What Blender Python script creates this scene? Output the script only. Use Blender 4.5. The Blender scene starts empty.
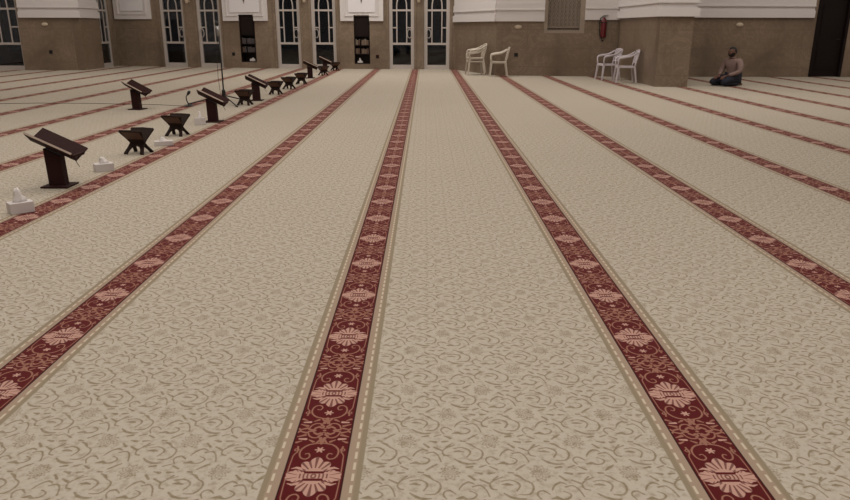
import bpy, bmesh, math, random
from mathutils import Vector, Matrix
R = random.Random(7)
PI = math.pi
C = bpy.context.scene.collection
SC = bpy.context.scene

# ---------------- camera ----------------
cam_d = bpy.data.cameras.new('camera')
cam_d.sensor_fit = 'HORIZONTAL'; cam_d.sensor_width = 36.0
cam_d.lens = 717.4 * 36.0 / 850.0
cam_d.clip_start = 0.05; cam_d.clip_end = 200
cam = bpy.data.objects.new('camera', cam_d); C.objects.link(cam)
cr = Vector((0.99999723, 0.00106472, 0.00210152))
cu = Vector((-0.00232231, 0.29552824, 0.95533118))
cf = Vector((-0.00039610, 0.95533341, -0.29552989))
cam.matrix_world = Matrix(((cr.x, cu.x, -cf.x, 0), (cr.y, cu.y, -cf.y, 0), (cr.z, cu.z, -cf.z, 1.33), (0, 0, 0, 1)))
SC.camera = cam

# ---------------- world, lights, exposure ----------------
w = bpy.data.worlds.new('night'); SC.world = w; w.use_nodes = True
w.node_tree.nodes['Background'].inputs[0].default_value = (0.05, 0.07, 0.10, 1)
w.node_tree.nodes['Background'].inputs[1].default_value = 0.05
SC.view_settings.view_transform = 'Standard'; SC.view_settings.look = 'None'
SC.view_settings.exposure = 0.0; SC.view_settings.gamma = 1.0
SC.view_settings.use_curve_mapping = False
SC.render.film_transparent = False

def area(name, x, y, z, sx, sy, power, col, rot=(0, 0, 0)):
    d = bpy.data.lights.new(name, 'AREA'); d.shape = 'RECTANGLE'; d.size = sx; d.size_y = sy
    d.energy = power; d.color = col
    o = bpy.data.objects.new(name, d); C.objects.link(o); o.location = (x, y, z); o.rotation_euler = rot
    return o
WARM = (1.0, 0.945, 0.885)
area('unseen_overhead_light', -0.5, 21.8, 6.9, 8, 3, 450, WARM)
area('unseen_overhead_light', -10.5, 19.5, 6.9, 6, 5, 215, WARM)  # fill added to brighten the far left carpet and wall
area('unseen_overhead_light', 11.5, 17.0, 6.9, 5, 5, 170, WARM)  # fill added to lift the dim wall on the right
area('unseen_overhead_light', 5.0, 13.5, 6.9, 9, 6, 310, WARM)
area('unseen_overhead_light', -4.0, 8.0, 6.9, 9, 7, 380, WARM)
area('unseen_overhead_light', 1.0, 0.5, 6.9, 9, 5, 360, WARM)

# ---------------- helpers ----------------
def lin(c):
    return tuple(((v / 255) / 12.92 if v / 255 <= 0.04045 else ((v / 255 + 0.055) / 1.055) ** 2.4) for v in c) + (1,)

class NT:
    """expression builder for shader nodes, created in evaluation order"""
    def __init__(s, name):
        s.m = bpy.data.materials.new(name); s.m.use_nodes = True
        s.t = s.m.node_tree; s.n = s.t.nodes; s.l = s.t.links
        s.b = s.n.get('Principled BSDF'); s.o = s.n.get('Material Output')
    def put(s, sock, v):
        if hasattr(v, 'links') or isinstance(v, bpy.types.NodeSocket): s.l.new(v, sock)
        else: sock.default_value = v
    def f(s, op, a, b=None, c=None, clamp=False):
        n = s.n.new('ShaderNodeMath'); n.operation = op
        for i, v in enumerate((a, b, c)):
            if v is not None: s.put(n.inputs[i], v)
        if clamp: return s.f('MINIMUM', s.f('MAXIMUM', n.outputs[0], 0.0), 1.0)
        return n.outputs[0]
    def v(s, op, a, b=None, scale=None):
        n = s.n.new('ShaderNodeVectorMath'); n.operation = op
        s.put(n.inputs[0], a)
        if b is not None: s.put(n.inputs[1], b)
        if scale is not None: s.put(n.inputs['Scale'], scale)
        return n.outputs['Value'] if op in ('DOT_PRODUCT', 'LENGTH', 'DISTANCE') else n.outputs[0]
    def xyz(s, x, y, z=0.0):
        n = s.n.new('ShaderNodeCombineXYZ')
        for i, q in enumerate((x, y, z)): s.put(n.inputs[i], q)
        return n.outputs[0]
    def sep(s, a):
        n = s.n.new('ShaderNodeSeparateXYZ'); s.l.new(a, n.inputs[0]); return n.outputs
    def mix(s, fac, a, b):
        n = s.n.new('ShaderNodeMix'); n.data_type = 'RGBA'
        s.put(n.inputs[0], fac); s.put(n.inputs[6], a); s.put(n.inputs[7], b)
        return n.outputs[2]
    def step(s, d, e, soft):          # 1 where d < e
        return s.f('MULTIPLY', s.f('SUBTRACT', e + soft, d), 0.5 / soft, clamp=True)
    def coord(s, kind='Object'):
        return s.n.new('ShaderNodeTexCoord').outputs[kind]
    def noise(s, vec, scale, detail=3, rough=0.5, dist=0.0):
        n = s.n.new('ShaderNodeTexNoise'); s.put(n.inputs['Vector'], vec)
        n.inputs['Scale'].default_value = scale; n.inputs['Detail'].default_value = detail
        n.inputs['Roughness'].default_value = rough; n.inputs['Distortion'].default_value = dist
        return n.outputs[0]
    def base(s, col, rough=0.6, metal=0.0, spec=0.5):
        s.put(s.b.inputs['Base Color'], col)
        s.put(s.b.inputs['Roughness'], rough)
        s.b.inputs['Metallic'].default_value = metal
        s.b.inputs['Specular IOR Level'].default_value = spec
        return s
    def bump(s, h, strength, dist=0.01):
        n = s.n.new('ShaderNodeBump'); s.put(n.inputs['Height'], h)
        n.inputs['Strength'].default_value = strength; n.inputs['Distance'].default_value = dist
        s.l.new(n.outputs[0], s.b.inputs['Normal'])

def strokes(t, p, polys, d0=None):
    """min over capsules of (distance - radius), tapered"""
    d = d0
    for pts, rr in polys:
        for i in range(len(pts) - 1):
            a, b = pts[i], pts[i + 1]
            bx, by = b[0] - a[0], b[1] - a[1]; L2 = bx * bx + by * by + 1e-12
            pa = t.v('SUBTRACT', p, (a[0], a[1], 0))
            h = t.f('MINIMUM', t.f('MAXIMUM', t.v('DOT_PRODUCT', pa, (bx / L2, by / L2, 0)), 0.0), 1.0)
            q = t.v('SUBTRACT', pa, t.v('SCALE', (bx, by, 0), scale=h))
            s = t.v('LENGTH', q)
            s = t.f('SUBTRACT', s, t.f('MULTIPLY_ADD', h, rr[i + 1] - rr[i], rr[i]))
            d = s if d is None else t.f('MINIMUM', d, s)
    return d

def simple(name, col, rough=0.6, metal=0.0, var=0.08, scale=8, spec=0.5):
    t = NT(name); n = t.noise(t.coord(), scale, 4)
    a = lin(col); lo = tuple(v * (1 - var) for v in a[:3]) + (1,); hi = tuple(min(1, v * (1 + var)) for v in a[:3]) + (1,)
    t.base(t.mix(n, lo, hi), rough, metal, spec); return t.m

# ---------------- materials ----------------
C_FIELD0 = (187, 179, 166); C_FIELD1 = (195, 188, 175); C_PAT = (139, 125, 103)
C_OLIVE = (146, 133, 112); C_TAUPE = (166, 145, 128)
C_RED0 = (92, 20, 23); C_RED1 = (76, 15, 18); C_SCROLL = (148, 104, 88); C_BLOOM = (186, 146, 132)

S_STROKES = [([(0.1731, 0.0014), (0.1773, 0.0122), (0.1841, 0.0252), (0.1943, 0.0359), (0.2054, 0.0424), (0.2154, 0.0383), (0.2228, 0.0321)], [0.0015, 0.0023, 0.003, 0.0035, 0.004, 0.003, 0.002]), ([(0.2183, 0.0184), (0.2293, 0.0233), (0.2424, 0.0253), (0.2516, 0.0164), (0.2588, 0.0025), (0.2641, -0.0155), (0.2673, -0.0307)], [0.003, 0.0027, 0.0025, 0.0023, 0.002, 0.002, 0.002]), ([(0.2523, -0.047), (0.2392, -0.0575), (0.2195, -0.0767)], [0.002, 0.004, 0.003]), ([(0.1641, -0.0416), (0.1826, -0.0367), (0.2007, -0.0447)], [0.002, 0.007, 0.002]), ([(0.1911, -0.0456), (0.2023, -0.0445), (0.2152, -0.0414), (0.2235, -0.0338), (0.2281, -0.0251), (0.227, -0.0184), (0.2224, -0.0127), (0.2146, -0.0078), (0.2075, -0.0044)], [0.002, 0.0025, 0.003, 0.0027, 0.0025, 0.0023, 0.002, 0.0018, 0.0015]), ([(0.1616, -0.0187), (0.1545, -0.0101), (0.1454, -0.0021), (0.1367, -0.0021), (0.1292, -0.0063), (0.1245, -0.0136), (0.123, -0.0229), (0.1273, -0.0341), (0.1323, -0.0433)], [0.002, 0.0025, 0.003, 0.0027, 0.0025, 0.0023, 0.002, 0.002, 0.002]), ([(0.0183, 0.0298), (0.0339, 0.0316), (0.0507, 0.0273)], [0.002, 0.006, 0.002]), ([(0.0174, 0.0471), (0.0296, 0.0515), (0.0447, 0.0541), (0.058, 0.0488), (0.0685, 0.0403), (0.0734, 0.0315), (0.0737, 0.0214), (0.0678, 0.0084), (0.0613, -0.0023)], [0.0015, 0.002, 0.0025, 0.0027, 0.003, 0.0027, 0.0025, 0.0023, 0.002]), ([(0.0619, 0.0825), (0.0777, 0.0728), (0.0936, 0.0517)], [0.002, 0.005, 0.002]), ([(0.0936, 0.0517), (0.1033, 0.0458), (0.1131, 0.0361), (0.1162, 0.0219), (0.1147, 0.0063), (0.1081, -0.009), (0.0975, -0.0205), (0.0814, -0.0222), (0.0674, -0.0206)], [0.0015, 0.002, 0.0025, 0.0027, 0.003, 0.003, 0.003, 0.0023, 0.0015]), ([(0.019, -0.0149), (0.027, -0.0237), (0.0382, -0.0338), (0.0508, -0.0399), (0.0637, -0.0435), (0.076, -0.0433), (0.0851, -0.0418)], [0.002, 0.0035, 0.005, 0.005, 0.005, 0.0035, 0.002]), ([(0.317, 0.0691), (0.3046, 0.0629), (0.2902, 0.054), (0.2798, 0.0438), (0.2735, 0.0323), (0.2736, 0.0184), (0.2787, 0.0067), (0.2908, 0.003), (0.3022, 0.0026)], [0.0015, 0.002, 0.0025, 0.0023, 0.002, 0.0025, 0.003, 0.0025, 0.002]), ([(0.0556, -0.0636), (0.0747, -0.058)], [0.003, 0.005]), ([(0.2091, 0.0758), (0.2263, 0.0538)], [0.003, 0.004]), ([(0.022, 0.0691), (-0.0048, 0.054), (-0.0215, 0.0323)], [0.0015, 0.0025, 0.002])]
L_STROKES =  [([(-0.0656, 0.0013), (-0.0452, -0.0049)], [0.002, 0.006]), ([(-0.0472, 0.0314), (-0.0252, 0.0427)], [0.003, 0.002]), ([(-0.0141, 0.0347), (0.0079, 0.0188)], [0.002, 0.004]), ([(-0.0196, -0.0032), (-0.0008, -0.0008)], [0.005, 0.002]), ([(-0.0499, -0.0386), (-0.0219, -0.058)], [0.003, 0.004]), ([(-0.0087, -0.0369), (0.0066, -0.0201)], [0.002, 0.003]), ([(0.0458, 0.0016), (0.0594, -0.0007)], [0.004, 0.003])]
T_STROKES = [([(0.0879, 0.0015), (0.0875, 0.0564), (0.0858, 0.1139), (0.0802, 0.1293), (0.0752, 0.135), (0.076, 0.1535), (0.0782, 0.1693)], [0.0015, 0.0015, 0.0015, 0.0018, 0.002, 0.0025, 0.003], 0), ([(0.0016, 0.1924), (0.0191, 0.1891), (0.0394, 0.1825), (0.0528, 0.1707), (0.0619, 0.1564), (0.0659, 0.1414), (0.066, 0.1265), (0.0631, 0.1126), (0.0575, 0.1016), (0.0488, 0.0958), (0.0398, 0.095), (0.0329, 0.1009), (0.0289, 0.1099), (0.0304, 0.1202), (0.0347, 0.1283), (0.0405, 0.1278), (0.0456, 0.1249)], [0.0025, 0.0027, 0.003, 0.003, 0.003, 0.0027, 0.0025, 0.0025, 0.0025, 0.0025, 0.0025, 0.0024, 0.0022, 0.0021, 0.002, 0.002, 0.002], 0), ([(0.0042, 0.2598), (0.0084, 0.2447), (0.0154, 0.2293), (0.0264, 0.2252), (0.0378, 0.2269), (0.0464, 0.2335), (0.0529, 0.2435), (0.0563, 0.2568), (0.0579, 0.2681)], [0.002, 0.0023, 0.0025, 0.0027, 0.003, 0.0027, 0.0025, 0.0023, 0.002], 0), ([(0.0111, 0.2598), (0.0237, 0.2484), (0.0356, 0.2566)], [0.002, 0.004, 0.003], 0), ([(0.0812, 0.2186), (0.0593, 0.2169)], [0.004, 0.006], 1), ([(0.0843, 0.2666), (0.0638, 0.2584)], [0.003, 0.005], 0), ([(0.0073, 0.2234), (0.0011, 0.1869)], [0.006, 0.003], 0), ([(0.0094, 0.2083), (0.0182, 0.1929)], [0.004, 0.003], 0), ([(0.0426, 0.2674), (0.0201, 0.2475), (0.0003, 0.2595)], [0.002, 0.0025, 0.002], 0)]
def carpet():
    t = NT('mosque_carpet')
    co = t.sep(t.coord())
    X = t.f('MULTIPLY_ADD', co[0], 1.3476 / 1.2875, 0.3464 * 1.3476 / 1.2875 - 0.368)
    Y = t.f('MULTIPLY_ADD', co[1], 1 / 0.965, 2.01 - 1.921 / 0.965)
    s = t.f('DIVIDE', t.f('ADD', X, 0.368), 1.3476)
    fs = t.f('FRACT', t.f('ADD', s, 40.0))
    ds = t.f('MULTIPLY', t.f('SUBTRACT', s, t.f('ROUND', s)), 1.3476)
    au = t.f('ABSOLUTE', ds)
    q = t.f('SUBTRACT', t.f('MULTIPLY', fs, 1.3476), 0.445)
    y0 = t.f('DIVIDE', t.f('ADD', Y, -2.03 + 0.185 * 120), 0.185)
    # scroll cells
    j = t.f('FLOOR', y0)
    sv = t.f('MULTIPLY', t.f('SUBTRACT', t.f('SUBTRACT', y0, j), 0.5), 0.185)
    sh = t.f('MULTIPLY', t.f('MODULO', j, 2.0), 0.1475)
    su = t.f('WRAP', t.f('SUBTRACT', q, sh), 0.295, 0.0)
    dS = strokes(t, t.xyz(su, sv), S_STROKES)
    # flower cells
    j = t.f('FLOOR', t.f('ADD', y0, 0.5))
    fv = t.f('MULTIPLY', t.f('SUBTRACT', y0, j), 0.185)
    sh = t.f('MULTIPLY', t.f('MODULO', j, 2.0), 0.1475)
    qq = t.f('SUBTRACT', q, sh)
    gu = t.f('WRAP', t.f('SUBTRACT', qq, 0.1475), 0.1475, -0.1475)
    d = strokes(t, t.xyz(gu, fv), L_STROKES, dS)
    pat = t.f('MULTIPLY', t.step(d, 0.0007, 0.0013), 0.85)
    fu = t.f('WRAP', qq, 0.1475, -0.1475)
    ang = t.f('ARCTAN2', fv, fu)
    r = t.v('LENGTH', t.xyz(t.f('DIVIDE', fu, 0.034), t.f('DIVIDE', fv, 0.044)))
    cs = t.f('COSINE', t.f('MULTIPLY', ang, 10.0))
    edge = t.f('SUBTRACT', r, t.f('MULTIPLY', cs, 0.13))
    inside = t.step(edge, 0.90, 0.04)
    ring = t.f('COSINE', t.f('MULTIPLY', r, 13.0))
    tex = t.f('MULTIPLY_ADD', t.f('MULTIPLY', ring, cs), 0.34, 0.36)
    fl = t.f('MULTIPLY', inside, tex)
    pat = t.f('MAXIMUM', pat, fl)
    fk = t.noise(t.xyz(X, Y), 42.0, 2, 0.5)
    pat = t.f('ADD', pat, t.f('MULTIPLY', t.f('SUBTRACT', fk, 0.47, clamp=True), 2.2))
    wv = t.noise(t.xyz(X, Y), 220.0, 2, 0.6)
    pat = t.f('MULTIPLY', pat, t.f('MULTIPLY_ADD', wv, 0.6, 0.7), clamp=True)
    big = t.noise(t.xyz(X, Y), 0.6, 2, 0.5)
    beige = t.mix(big, lin(C_FIELD0), lin(C_FIELD1))
    beige = t.mix(t.f('MULTIPLY', wv, 0.35), beige, lin((150, 134, 112)))
    field = t.mix(pat, beige, lin(C_PAT))
    # side bands
    dash = t.f('MULTIPLY', t.step(t.f('ABSOLUTE', t.f('SUBTRACT', au, 0.129)), 0.0045, 0.001),
               t.step(t.f('WRAP', Y, 0.062, 0.0), 0.040, 0.003))
    band = t.mix(t.step(au, 0.138, 0.003), lin(C_OLIVE), lin(C_TAUPE))
    band = t.mix(t.f('MULTIPLY', wv, 0.5), band, lin((128, 113, 92)))
    band = t.mix(dash, band, lin((196, 184, 163)))
    col = t.mix(t.step(au, 0.157, 0.002), field, band)
    # red stripe, mirrored in both directions
    tv = t.f('ABSOLUTE', t.f('WRAP', t.f('SUBTRACT', Y, 2.01), 0.2735, -0.2735))
    p = t.xyz(au, tv)
    d = strokes(t, p, [(a, b) for a, b, k in T_STROKES if k == 0])
    d = t.f('MINIMUM', d, t.f('SUBTRACT', t.v('LENGTH', t.v('SUBTRACT', p, (0.0, 0.2735, 0))), 0.006))
    # small ring
    d = t.f('MINIMUM', d, t.f('SUBTRACT', t.f('ABSOLUTE', t.f('SUBTRACT', t.v('LENGTH', t.v('SUBTRACT', p, (0.079, 0.150, 0))), 0.007)), 0.0018))
    d = strokes(t, p, [([(.090, .232), (.066, .243)], [.002, .006]), ([(.088, .196), (.072, .206)], [.005, .002]), ([(.046, .212), (.030, .200)], [.002, .005]), ([(.018, .236), (.006, .246)], [.003, .004]), ([(.052, .268), (.036, .273)], [.004, .006]), ([(.094, .262), (.086, .272)], [.004, .003])], d)
    tan_ = t.step(d, 0.0005, 0.001)
    red = t.mix(wv, lin(C_RED0), lin(C_RED1))
    rc = t.mix(tan_, red, lin(C_SCROLL))
    # pale blooms
    d = strokes(t, p, [(a, b) for a, b, k in T_STROKES if k == 1])
    pr = t.v('SUBTRACT', p, (0.0, 0.150, 0)); prs = t.sep(pr)
    a5 = t.f('COSINE', t.f('MULTIPLY', t.f('ARCTAN2', prs[1], prs[0]), 6.0))
    d = t.f('MINIMUM', d, t.f('SUBTRACT', t.v('LENGTH', pr), t.f('MULTIPLY_ADD', a5, 0.005, 0.013)))
    # medallion: fan leaves on top and at the side
    pm = t.v('SUBTRACT', p, (0.0, 0.008, 0)); ps = t.sep(pm)
    an = t.f('ARCTAN2', ps[0], ps[1])                   # 0 along the stripe
    rr = t.v('LENGTH', pm)
    lob = t.f('ABSOLUTE', t.f('COSINE', t.f('MULTIPLY', an, 5.0)))
    top = t.f('SUBTRACT', rr, t.f('MULTIPLY_ADD', lob, 0.018, t.f('MULTIPLY_ADD', t.f('POWER', t.f('ABSOLUTE', an), 1.4), -0.034, 0.080)))
    top = t.f('MAXIMUM', top, t.f('SUBTRACT', an, 1.02))
    top = t.f('MAXIMUM', top, t.f('SUBTRACT', 0.018, ps[1]))
    side = t.f('SUBTRACT', t.v('LENGTH', t.v('MULTIPLY', t.v('SUBTRACT', p, (0.060, 0.0, 0)), (0.85, 0.85, 0))), 0.0235)
    sa = t.f('ARCTAN2', t.sep(p)[1], t.f('SUBTRACT', au, 0.035))
    side = t.f('ADD', side, t.f('MULTIPLY', t.f('ABSOLUTE', t.f('SINE', t.f('MULTIPLY', sa, 5.0))), -0.005))
    sg_ = t.f('MULTIPLY', t.step(t.f('ABSOLUTE', t.f('COSINE', t.f('MULTIPLY', sa, 5.0))), 0.25, 0.15), t.f('GREATER_THAN', au, 0.052))
    horn = strokes(t, p, [([(0.040, 0.038), (0.062, 0.046), (0.078, 0.040)], [0.008, 0.005, 0.0015])])
    mid = t.f('MAXIMUM', t.f('SUBTRACT', t.sep(p)[1], 0.0135), t.f('SUBTRACT', au, 0.048))
    ray = t.step(t.f('ABSOLUTE', t.f('SINE', t.f('MULTIPLY', an, 5.0))), 0.26, 0.10)
    ray = t.f('MULTIPLY', t.f('SUBTRACT', 1.0, ray), 1.0)
    groove = t.f('MULTIPLY', t.step(t.f('ABSOLUTE', t.f('SINE', t.f('MULTIPLY', an, 10.0))), 0.58, 0.16), t.f('GREATER_THAN', rr, 0.036))
    med = t.f('MINIMUM', t.f('MINIMUM', top, side), t.f('MINIMUM', horn, mid))
    light = t.step(t.f('MINIMUM', d, med), 0.0, 0.0012)
    rc = t.mix(light, rc, lin(C_BLOOM))
    arcs = t.f('MULTIPLY', t.step(t.f('ABSOLUTE', t.f('SUBTRACT', t.f('FRACT', t.f('DIVIDE', t.v('LENGTH', t.v('MULTIPLY', p, (1.0, 0.62, 0))), 0.0125)), 0.55)), 0.22, 0.08), t.step(mid, -0.001, 0.001))
    gm = t.f('MAXIMUM', t.f('MULTIPLY', groove, t.step(top, 0.0, 0.002)), t.f('MULTIPLY', sg_, t.step(side, 0.0, 0.002)))
    rc = t.mix(t.f('MULTIPLY', t.f('MAXIMUM', gm, arcs), 0.75), rc, lin(C_RED1))
    rc = t.mix(t.step(t.f('ABSOLUTE', t.f('SUBTRACT', au, 0.098)), 0.003, 0.001), rc, lin((52, 16, 16)))
    col = t.mix(t.step(au, 0.101, 0.0012), col, rc)
    t.base(col, 0.95, 0, 0.15)
    t.b.inputs['Sheen Weight'].default_value = 0.05; t.b.inputs['Sheen Roughness'].default_value = 0.5
    t.bump(wv, 0.25, 0.004)
    return t.m
def marble(name='brown_marble', c0=(118, 102, 86), c1=(134, 117, 100), c2=(94, 80, 66)):
    t = NT(name); co = t.coord('Object')
    n = t.noise(co, 1.3, 6, 0.62, 1.2)
    a = t.mix(n, lin(c0), lin(c1))
    v = t.noise(co, 2.1, 5, 0.6, 2.5)
    vein = t.step(t.f('ABSOLUTE', t.f('SUBTRACT', v, 0.5)), 0.02, 0.02)
    a = t.mix(t.f('MULTIPLY', vein, 0.45), a, lin((156, 138, 119)))
    v2 = t.noise(co, 0.9, 3, 0.5, 0.6)
    a = t.mix(t.f('MULTIPLY', t.f('SUBTRACT', v2, 0.45, clamp=True), 2.2, clamp=True), a, lin(c2))
    s = t.sep(co)
    j = t.f('MINIMUM', t.f('ABSOLUTE', t.f('WRAP', s[0], 0.45, -0.45)), t.f('ABSOLUTE', t.f('WRAP', t.f('SUBTRACT', s[2], 0.26), 0.26, -0.26)))
    a = t.mix(t.f('MULTIPLY', t.step(j, 0.004, 0.002), 0.35), a, lin((70, 56, 44)))
    t.base(a, 0.32, 0, 0.4); return t.m
def wood(name, c0, c1, rough=0.45):
    t = NT(name); co = t.coord('Object')
    st = t.v('MULTIPLY', co, (6.0, 40.0, 40.0))
    n = t.noise(st, 1.0, 4, 0.6, 0.5)
    t.base(t.mix(n, lin(c0), lin(c1)), rough, 0, 0.18); return t.m
def glass():
    t = NT('night_window_glass')
    t.base((0.9, 0.95, 1.0, 1), 0.03, 0, 0.5)
    t.b.inputs['Transmission Weight'].default_value = 1.0
    t.b.inputs['IOR'].default_value = 1.45
    t.b.inputs['Base Color'].default_value = (0.45, 0.5, 0.55, 1)
    return t.m
M = dict(
    carpet=carpet(), marble=marble(), marble_trim=simple('pale_marble_trim', (150, 136, 121), 0.35, 0, 0.12, 5),
    plaster=simple('off_white_plaster', (214, 208, 206), 0.7, 0, 0.03, 2),
    plaster_in=simple('white_panel_paint', (228, 224, 226), 0.65, 0, 0.02, 2),
    frame=simple('white_door_frame_paint', (182, 173, 167), 0.45, 0, 0.03, 3),
    ceiling=simple('ceiling_paint', (210, 200, 185), 0.8, 0, 0.03, 1),
    glass=glass(), dark=simple('black_plastic', (18, 16, 16), 0.5, 0, 0.1, 9),
    rosewood=wood('dark_rosewood', (38, 19, 18), (54, 28, 26), 0.75),
    walnut=wood('dark_walnut', (30, 20, 17), (48, 33, 27), 0.75),
    innerwood=wood('mid_brown_wood', (72, 50, 40), (92, 68, 55), 0.5),
    edge=wood('pale_wood_edge', (168, 150, 138), (188, 170, 156), 0.45),
    cabinet=wood('black_brown_cabinet_wood', (22, 15, 14), (34, 23, 20), 0.5),
    door_wood=wood('very_dark_door_wood', (20, 14, 13), (30, 20, 18), 0.6),
    card=simple('white_cardboard', (205, 198, 196), 0.7, 0, 0.04, 12),
    tissue=simple('white_tissue_paper', (228, 222, 220), 0.9, 0, 0.02, 20),
    plastic=simple('cream_white_plastic', (196, 186, 172), 0.4, 0, 0.03, 6),
    plastic2=simple('cool_white_plastic', (205, 196, 202), 0.4, 0, 0.03, 6),
    red=simple('red_enamel', (96, 20, 25), 0.35, 0, 0.05, 6),
    metal=simple('brushed_steel', (150, 148, 146), 0.35, 0.8, 0.05, 20),
    fitting=simple('cream_fitting', (198, 182, 160), 0.5, 0, 0.03, 6),
    stone=simple('carved_stone_screen', (140, 127, 114), 0.7, 0, 0.15, 30),
    stone_dark=simple('screen_backing_stone', (104, 92, 80), 0.8, 0, 0.15, 20),
    asphalt=simple('dark_outdoor_paving', (40, 42, 40), 0.9, 0, 0.2, 3),
    skin=simple('skin', (98, 64, 52), 0.6, 0, 0.05, 12),
    hair=simple('black_hair', (20, 15, 14), 0.7, 0, 0.2, 60),
    shirt=simple('mauve_grey_shirt_cloth', (132, 110, 104), 0.85, 0, 0.12, 14),
    jeans=simple('dark_navy_denim', (26, 28, 42), 0.9, 0, 0.15, 18),
    lip=simple('lip_skin', (98, 58, 52), 0.6, 0, 0.03, 12), eye=simple('eye_white', (180, 172, 165), 0.4, 0, 0.02, 12),
)

class MB:
    def __init__(s): s.b = bmesh.new(); s.mi = 0
    def _fin(s, vs, mat):
        if mat is not None: bmesh.ops.transform(s.b, matrix=mat, verts=vs)
        for v in vs:
            for f in v.link_faces: f.material_index = s.mi
    def box(s, x0, x1, y0, y1, z0, z1, mat=None, bev=0.0):
        r = bmesh.ops.create_cube(s.b, size=1)
        vs = r['verts']
        for v in vs:
            v.co = Vector((x0 + (v.co.x + .5) * (x1 - x0), y0 + (v.co.y + .5) * (y1 - y0), z0 + (v.co.z + .5) * (z1 - z0)))
        if bev > 0:
            es = list({e for v in vs for e in v.link_edges})
            rr = bmesh.ops.bevel(s.b, geom=es, offset=bev, segments=2, affect='EDGES', profile=0.5)
            vs = list({v for f in rr['faces'] for v in f.verts} | {v for v in vs if v.is_valid})
        s._fin(vs, mat); return s
    def tube(s, pts, rad, n=10, mat=None, cap=True, closed=False):
        pts = [Vector(p) for p in pts]; m = len(pts)
        rads = rad if isinstance(rad, (list, tuple)) else [rad] * m
        rings = []; up0 = None
        for i, p in enumerate(pts):
            if closed: d = pts[(i + 1) % m] - pts[i - 1]
            else: d = pts[min(i + 1, m - 1)] - pts[max(i - 1, 0)]
            d.normalize()
            if up0 is None:
                up0 = Vector((0, 0, 1)) if abs(d.z) < .9 else Vector((1, 0, 0))
            a = d.cross(up0); a.normalize(); b = d.cross(a); b.normalize(); up0 = -b if False else up0
            rings.append([s.b.verts.new(p + a * (math.cos(2 * PI * k / n) * rads[i]) + b * (math.sin(2 * PI * k / n) * rads[i])) for k in range(n)])
        rng = m if closed else m - 1
        for i in range(rng):
            A, Bq = rings[i], rings[(i + 1) % m]
            for k in range(n): s.b.faces.new((A[k], A[(k + 1) % n], Bq[(k + 1) % n], Bq[k]))
        if cap and not closed:
            s.b.faces.new(rings[0][::-1]); s.b.faces.new(rings[-1])
        s._fin([v for r in rings for v in r], mat); return s
    def lathe(s, prof, n=20, mat=None, axis=(0, 0)):
        rings = []
        for r, z in prof:
            rings.append([s.b.verts.new((axis[0] + max(r, 1e-4) * math.cos(2 * PI * k / n), axis[1] + max(r, 1e-4) * math.sin(2 * PI * k / n), z)) for k in range(n)])
        for A, Bq in zip(rings, rings[1:]):
            for k in range(n): s.b.faces.new((A[k], A[(k + 1) % n], Bq[(k + 1) % n], Bq[k]))
        s.b.faces.new(rings[0][::-1]); s.b.faces.new(rings[-1])
        s._fin([v for r in rings for v in r], mat); return s
    def prism(s, poly, y0, y1, mat=None):
        """polygon in x,z extruded along y"""
        A = [s.b.verts.new((p[0], y0, p[1])) for p in poly]; Bq = [s.b.verts.new((p[0], y1, p[1])) for p in poly]
        n = len(poly)
        s.b.faces.new(A); s.b.faces.new(Bq[::-1])
        for k in range(n): s.b.faces.new((A[k], Bq[k], Bq[(k + 1) % n], A[(k + 1) % n]))
        s._fin(A + Bq, mat); return s
    def ribbon(s, pts, wd, y0, y1, mat=None):
        """flat bar of width wd along points in x,z, from y0 to y1"""
        m = len(pts); L = []; Rr = []
        for i in range(m):
            a = Vector(pts[max(i - 1, 0)]); b = Vector(pts[min(i + 1, m - 1)])
            d = (b - a).normalized(); nn = Vector((-d.y, d.x)) * wd / 2; p = Vector(pts[i])
            L.append(p + nn); Rr.append(p - nn)
        for i in range(m - 1):
            s.prism([tuple(L[i]), tuple(L[i + 1]), tuple(Rr[i + 1]), tuple(Rr[i])], y0, y1)
        return s
    def sphere(s, c, r, mat=None, seg=14):
        q = bmesh.ops.create_uvsphere(s.b, u_segments=seg, v_segments=max(6, seg * 2 // 3), radius=1)
        rr = r if isinstance(r, (tuple, list)) else (r, r, r)
        for v in q['verts']: v.co = Vector((v.co.x * rr[0] + c[0], v.co.y * rr[1] + c[1], v.co.z * rr[2] + c[2]))
        s._fin(q['verts'], mat); return s
    def build(s, name, mat, parent=None, smooth=False, loc=None, rotz=0.0, sub=0):
        bmesh.ops.recalc_face_normals(s.b, faces=s.b.faces)
        me = bpy.data.meshes.new(name); s.b.to_mesh(me); s.b.free()
        for m_ in (mat if isinstance(mat, (list, tuple)) else [mat]): me.materials.append(M[m_] if isinstance(m_, str) else m_)
        if smooth:
            for p in me.polygons: p.use_smooth = True
        o = bpy.data.objects.new(name, me); C.objects.link(o)
        if loc is not None: o.location = loc
        o.rotation_euler = (0, 0, rotz)
        if parent is not None: o.parent = parent
        if sub:
            md = o.modifiers.new('sub', 'SUBSURF'); md.levels = md.render_levels = sub
        return o

def tag(o, label=None, cat=None, group=None, kind=None):
    if label: o['label'] = label
    if cat: o['category'] = cat
    if group: o['group'] = group
    if kind: o['kind'] = kind
    return o
def thing(name, label, cat, loc=(0, 0, 0), rotz=0.0, group=None, kind=None):
    o = bpy.data.objects.new(name, None); C.objects.link(o); o.empty_display_size = 0.1
    o.location = loc; o.rotation_euler = (0, 0, rotz)
    return tag(o, label, cat, group, kind)
def copy_tree(o, parent=None):
    c = o.copy(); C.objects.link(c)
    if parent is not None: c.parent = parent
    for ch in [x for x in o.children]:
        copy_tree(ch, c)
    return c
def dup(o, loc, rotz, label, group=None):
    c = copy_tree(o); c.location = loc; c.rotation_euler = (0, 0, rotz); c['label'] = label
    if group: c['group'] = group
    return c

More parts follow.
